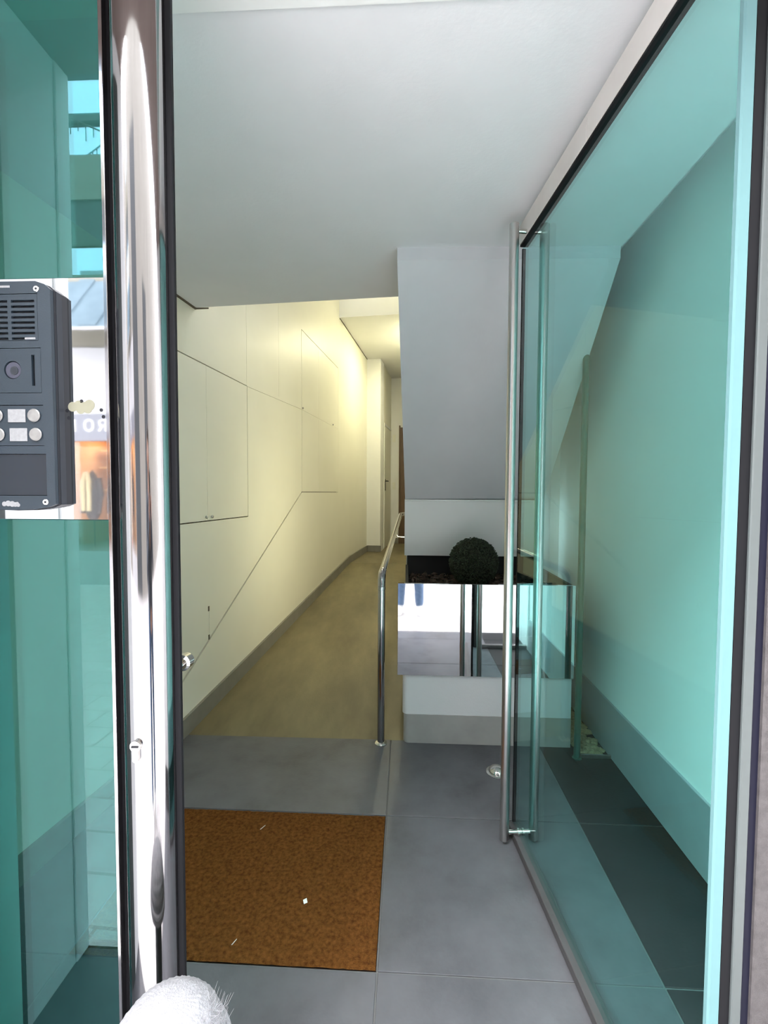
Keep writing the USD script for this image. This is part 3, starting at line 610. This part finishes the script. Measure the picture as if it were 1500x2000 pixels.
obj('rim', cat_([tube([(wc[0] + 0.094 * math.cos(t), wc[1] + 0.094 * math.sin(t), 0.527 - 0.012 * k) for t in np.linspace(0, 2 * math.pi, 49)], 0.0075, 8, False) for k in range(2)]), 'wool', kc)
fv = []
for k in range(150):
    ph = NP.uniform(-0.9, 0.5); th = NP.uniform(0.75, 1.3); n_ = np.array([math.sin(th) * math.cos(ph), math.sin(th) * math.sin(ph), math.cos(th)])
    p = wc + (0, 0, 0.532) + n_ * 0.091; l_ = NP.uniform(0.006, 0.022); b_ = NP.normal(size=3) * 0.007
    fv.append(tube([p, p + n_ * l_ * 0.5 + b_ * 0.6, p + n_ * l_ * 0.9 + b_ + (0, 0, 0.012)], [0.0004, 0.0003, 0.00015], 4))
obj('loose_fibres', cat_(fv), 'wool', kc, kind='stuff')

# ================================================================ the street behind the camera (seen in the steel and the glass)
VF = -5.0
ob = thing('opposite_house', 'house front across the street with tall windows, seen mirrored', 'building', W(-4.9, VF))
def fb(u0, u1, v0, v1, z0, z1, m, name, r=0.0, parent=ob, label=None): return obj(name, bb(u0, u1, v0, v1, z0, z1, r), m, parent, label)
WU = (-5.62, -4.20)
fb(-12, WU[0], VF - 0.4, VF, 0, 7.8, 'opposite', 'wall'); fb(WU[1], 12, VF - 0.4, VF, 2.60, 7.8, 'opposite', 'wall')
fb(-2.9, 12, VF - 0.4, VF, 0, 2.60, 'opposite', 'wall'); fb(*WU, VF - 0.4, VF, 7.69, 7.8, 'opposite', 'wall')
def window(z0, z1):
    f = fb(*WU, VF - 0.14, VF - 0.12, z0, z1, 'dark_frame', 'window')
    fb(WU[0] + 0.01, WU[1] - 0.01, VF - 0.12, VF - 0.11, z0 + 0.02, z1 - 0.02, 'sky_glass', 'pane', parent=f)
window(7.07, 7.69); fb(*WU, VF - 0.15, VF - 0.05, 6.96, 7.07, 'dark_frame', 'transom'); window(6.48, 6.96)
fb(*WU, VF - 0.3, VF - 0.06, 5.83, 6.48, 'beige', 'spandrel'); fb(*WU, VF - 0.3, VF - 0.09, 5.16, 5.83, 'dark_frame', 'balcony_recess'); window(4.70, 5.16)
fb(*WU, VF - 0.3, VF - 0.02, 3.55, 4.70, 'beige', 'spandrel'); fb(WU[0], -2.9, VF - 0.3, VF + 0.02, 2.60, 3.60, 'fascia', 'fascia', 0.01)
aw = thing('awning', 'folded blue grey awning over the shop across the street', 'awning', W(-4.9, VF + 0.5, 4.0))
for k in range(7):
    a0 = -5.6 + k * 0.24; pts = [W(a0, VF + 0.03, 4.55), W(a0 + 0.24, VF + 0.03, 4.55), W(a0 + 0.24, VF + 0.75, 3.62), W(a0, VF + 0.75, 3.62)]
    pts += [p + (0, 0, 0.02 + 0.03 * (k % 2)) for p in pts]; obj('cloth_fold', hull(pts), 'awning', aw, smooth=False)
obj('front_bar', rod(W(-5.62, VF + 0.75, 3.62), W(-3.9, VF + 0.75, 3.62), 0.02, 10), 'fascia', aw)
sg = thing('shop_sign', 'lavender grey shop sign with white letters, mirrored in the plate', 'sign', W(-4.6, VF + 0.05, 2.2))
obj('board', bb(WU[0], -2.9, VF - 0.02, VF + 0.06, 2.20, 2.60, 0.004), 'sign', sg)
for chx, uc in (('R', -4.555), ('O', -4.77), ('E', -5.035)):
    g = meshkit.text_mesh(chx, 0.175, 0.012); c = g.bounds.mean(0); g.apply_translation((-c[0], -c[1], 0))
    if chx != 'O': g.apply_scale([1.08, 1, 1])
    T = np.array([[-1, 0, 0, uc], [0, 0, 1, VF + 0.06], [0, 1, 0, 2.433], [0, 0, 0, 1.0]]); g.apply_transform(BM @ T)
    obj('letter', fix(g), 'letter', sg, smooth=False)
sh_ = thing('shop_window', 'warm lit shop window of a clothes shop across the street', 'shop window', W(-4.3, VF - 0.6))
obj('back_wall', bb(WU[0], -2.9, VF - 1.6, VF - 1.5, 0.3, 2.55), 'orange', sh_)
for u_ in (WU[0], -2.95): obj('side_wall', bb(u_, u_ + 0.05, VF - 1.5, VF - 0.02, 0.3, 2.55), 'orange', sh_)
obj('platform', bb(WU[0], -2.9, VF - 1.6, VF, 0.0, 0.52), 'fascia', sh_)
obj('shop_ceiling', bb(WU[0], -2.9, VF - 1.6, VF - 0.01, 2.40, 2.60), 'shelf', sh_)
obj('pane', bb(WU[0] + 0.05, -2.95, VF - 0.03, VF - 0.02, 0.52, 2.20), 'glass_clear', sh_)
for z in (1.45, 1.85, 2.15): obj('shelf', bb(-5.5, -4.9, VF - 1.5, VF - 1.2, z, z + 0.03), 'shelf', sh_)
for k in range(3):
    u_ = -5.20 + 0.46 * k
    co = thing('coat', ['dark coat with a cream scarf in the lit shop window', 'plain dark coat in the middle of the shop window, beside the scarfed one', 'plain dark coat farthest from the scarfed one in the shop window'][k], 'coat', W(u_, VF - 0.6, 0.9), group='coats in the shop window')
    body = trimesh.creation.icosphere(3, 1.0); body.vertices = body.vertices * [0.125, 0.13, 0.42]; body.vertices[:, 0] *= 1 - 0.35 * np.clip(body.vertices[:, 2] / 0.42, -1, 1)
    body.apply_translation((u_, VF - 0.6, 1.36)); body.apply_transform(BM); obj('body', body, 'coat', co)
    for sx in (-1, 1): obj('sleeve', tube([W(u_ + sx * 0.10, VF - 0.6, 1.66), W(u_ + sx * 0.15, VF - 0.58, 1.4), W(u_ + sx * 0.14, VF - 0.54, 1.08)], [0.05, 0.045, 0.035], 12), 'coat', co)
    if k == 0: 
        for sx in (-1, 1): obj('scarf', tube([W(u_ + sx * 0.02, VF - 0.45, 1.76), W(u_ + sx * 0.05, VF - 0.43, 1.6), W(u_ + sx * 0.045, VF - 0.43, 1.12)], [0.025, 0.035, 0.03], 10), 'scarf', co)
    obj('stand', rod(W(u_, VF - 0.6, 0.52), W(u_, VF - 0.6, 1.8), 0.012, 8), 'dark_frame', co)
pk = thing('pink_board', 'small pink notice board before the shop, mirrored in the lower pane', 'board', W(-5.28, VF + 0.4))
obj('panel', bb(-5.38, -5.18, VF + 0.38, VF + 0.41, 0.60, 0.70, 0.004), 'pink', pk)
for u_ in (-5.36, -5.20): obj('leg', rod(W(u_, VF + 0.395, 0), W(u_, VF + 0.395, 0.6), 0.012, 8), 'dark_frame', pk)
for u0, u1, zb in ((-2.75, -0.9, 6.2), (1.2, 2.6, 4.3), (-8.6, -7.2, 4.3)):
    bay = obj('dark_bay', bb(u0, u1, VF - 0.06, VF + 0.012, 0.05, zb), 'dark_frame', ob, label='tall dark shop bay')
    obj('bay_glass', bb(u0 + 0.06, u1 - 0.06, VF + 0.012, VF + 0.02, 0.1, zb - 0.06), 'slate', bay)
# string lights across the street
def cable(p, q, sag, label):
    t = np.linspace(0, 1, 24); P = (1 - t)[:, None] * np.array(p) + t[:, None] * np.array(q); P[:, 2] -= sag * 4 * t * (1 - t)
    c = thing('string_lights', label, 'string lights', P[12], group='light cables over the street')
    obj('cable', tube(P, 0.010, 6), 'dark_frame', c)
    obj('drops', cat_([rod(a, a - (0, 0, 0.12 + 0.08 * (k % 2)), 0.006, 5) for k, a in enumerate(P[1:-1])]), 'dark_frame', c, kind='stuff')
cable(W(-5.9, -4.3, 6.9), W(-4.2, -4.3, 8.3), 0.25, 'upper cable of hanging string lights, mirrored in the upper glass pane')
cable(W(-5.9, -4.05, 7.2), W(-3.6, -4.05, 5.9), 0.12, 'lower cable of string lights, mirrored in the upper glass pane')

# ================================================================ the photographer, standing behind the camera
def smooth_body(bones, refine=0.018, it=8):
    parts = []
    for (p, rp0, q_, rq) in bones:
        pts = []
        for c, r in ((p, rp0), (q_, rq)):
            s = trimesh.creation.icosphere(2, r); pts.append(s.vertices + np.array(c))
        parts.append(m3.Manifold.hull_points(np.vstack(pts)))
    b = m3.Manifold.batch_boolean(parts, m3.OpType.Add).refine_to_length(refine).to_mesh()
    t = trimesh.Trimesh(b.vert_properties[:, :3], b.tri_verts, process=True)
    trimesh.smoothing.filter_taubin(t, 0.5, -0.53, it); return t
PX, PY = 0.04, -0.30
pe = thing('person', 'person in blue jeans, dark jacket and white sneakers holding up a phone', 'person', (PX, PY, 0))
def o(x, y, z): return np.array([PX + x, PY + y, z])
leg = lambda s: (o(.09 * s, 0, .90), o(.105 * s, .02, .50), o(.115 * s, -.01, .09))
sk = []
for s in (-1, 1):
    h_, k_, a_ = leg(s); sk += [(h_, .078, k_, .052), (k_, .05, a_, .034), (a_, .030, a_ + (0, .10, -.058), .016)]
    S_, El, Wr = o(.17 * s, 0, 1.37), o(.23 * s, .10, 1.12), o(.075 * s, .235, 1.36)
    sk += [(o(0, 0, 1.33), .07, S_, .05), (S_, .05, El, .036), (El, .036, Wr, .025)]
    pc = Wr + (-.012 * s, .02, .045); sk += [(Wr, .024, pc, .022), (Wr, .022, pc + (-.016 * s, 0, .0), .02)]
    for f in range(4):
        b0 = pc + (.012 * s, .004 - .002 * f, .020 - .016 * f); ln = (.022, .026, .024, .018)[f]
        k1 = b0 + (.004 * s, ln, .006); k2 = k1 + (-.016 * s, ln * .45, .002); k3 = k2 + (-.016 * s, -.004, 0)
        sk += [(b0, .009, k1, .0082), (k1, .0082, k2, .0078), (k2, .0078, k3, .0068)]
    t0 = pc + (-.012 * s, -.012, .0); t1 = t0 + (-.014 * s, -.010, .022); sk += [(t0, .011, t1, .0095), (t1, .0095, t1 + (-.012 * s, .004, .016), .008)]
sk += [(o(0, 0, .93), .125, o(0, -.01, 1.12), .11), (o(-.05, 0, 1.10), .10, o(0, 0, 1.30), .12), (o(.05, 0, 1.10), .10, o(0, 0, 1.30), .12), (o(0, 0, 1.36), .06, o(0, .01, 1.50), .05),
       (o(0, .015, 1.60), .082, o(0, .0, 1.64), .088), (o(0, .04, 1.545), .05, o(0, .02, 1.60), .072), (o(0, .105, 1.585), .010, o(0, .088, 1.625), .007),
       (o(-.022, .085, 1.548), .010, o(.022, .085, 1.548), .010), (o(.088, .0, 1.575), .010, o(.092, -.008, 1.62), .013), (o(-.088, .0, 1.575), .010, o(-.092, -.008, 1.62), .013)]
body = smooth_body(sk, 0.007, 6)
bo = obj('body', body, 'skin', pe, smooth=True)
for s in (-1, 1):
    obj('eye', trimesh.Trimesh(*(lambda q: (q.vertices * 0.011 + o(.031 * s, .083, 1.622), q.faces))(trimesh.creation.icosphere(2, 1.0)), process=False), 'shoe', bo)
    obj('eyebrow', rod(o(.018 * s, .092, 1.642), o(.045 * s, .080, 1.644), 0.004, 8), 'hair', bo)
obj('hair', smooth_body([(o(0, -.012, 1.645), .093, o(0, -.02, 1.60), .094), (o(0, .02, 1.675), .072, o(0, -.02, 1.66), .085)], 0.02, 4), 'hair', pe, smooth=True)
jn = []
for s in (-1, 1):
    h_, k_, a_ = leg(s); jn += [(h_, .092, k_, .066), (k_, .066, a_ + (0, 0, .02), .052)]
jn += [(o(-.07, 0, .95), .105, o(.07, 0, .95), .105), (o(0, 0, .90), .11, o(0, 0, 1.0), .125)]
obj('jeans', smooth_body(jn, 0.02, 5), 'denim', pe, smooth=True)
jk = [(o(-.06, 0, .98), .115, o(-.07, 0, 1.30), .115), (o(.06, 0, .98), .115, o(.07, 0, 1.30), .115), (o(0, 0, 1.0), .13, o(0, 0, 1.36), .10)]
for s in (-1, 1):
    S_, El, Wr = o(.17 * s, 0, 1.37), o(.23 * s, .10, 1.12), o(.075 * s, .235, 1.36)
    jk += [(o(0, 0, 1.36), .085, S_, .068), (S_, .068, El, .054), (El, .054, El + (Wr - El) * .88, .040)]
obj('jacket', smooth_body(jk, 0.02, 5), 'jacket', pe, smooth=True)
for s in (-1, 1):
    a_ = leg(s)[2]
    obj('sneaker', smooth_body([(a_ + (0, -.03, -.045), .045, a_ + (0, .06, -.05), .04), (a_ + (0, .06, -.05), .042, a_ + (.005 * s, .16, -.056), .034), (a_ + (0, -.02, -.01), .047, a_ + (0, .04, -.04), .045)], 0.012, 4), 'shoe', pe, smooth=True)
ph = thing('phone', 'black smartphone held upright behind the viewpoint', 'phone', (0.02, -0.035, 1.38))
obj('body', cbox((-0.02, -0.040, 1.37), (0.056, -0.032, 1.53), 0.003), 'slot', ph)
obj('screen', cbox((-0.016, -0.0412, 1.376), (0.052, -0.040, 1.524), 0.0003), 'screen', ph)
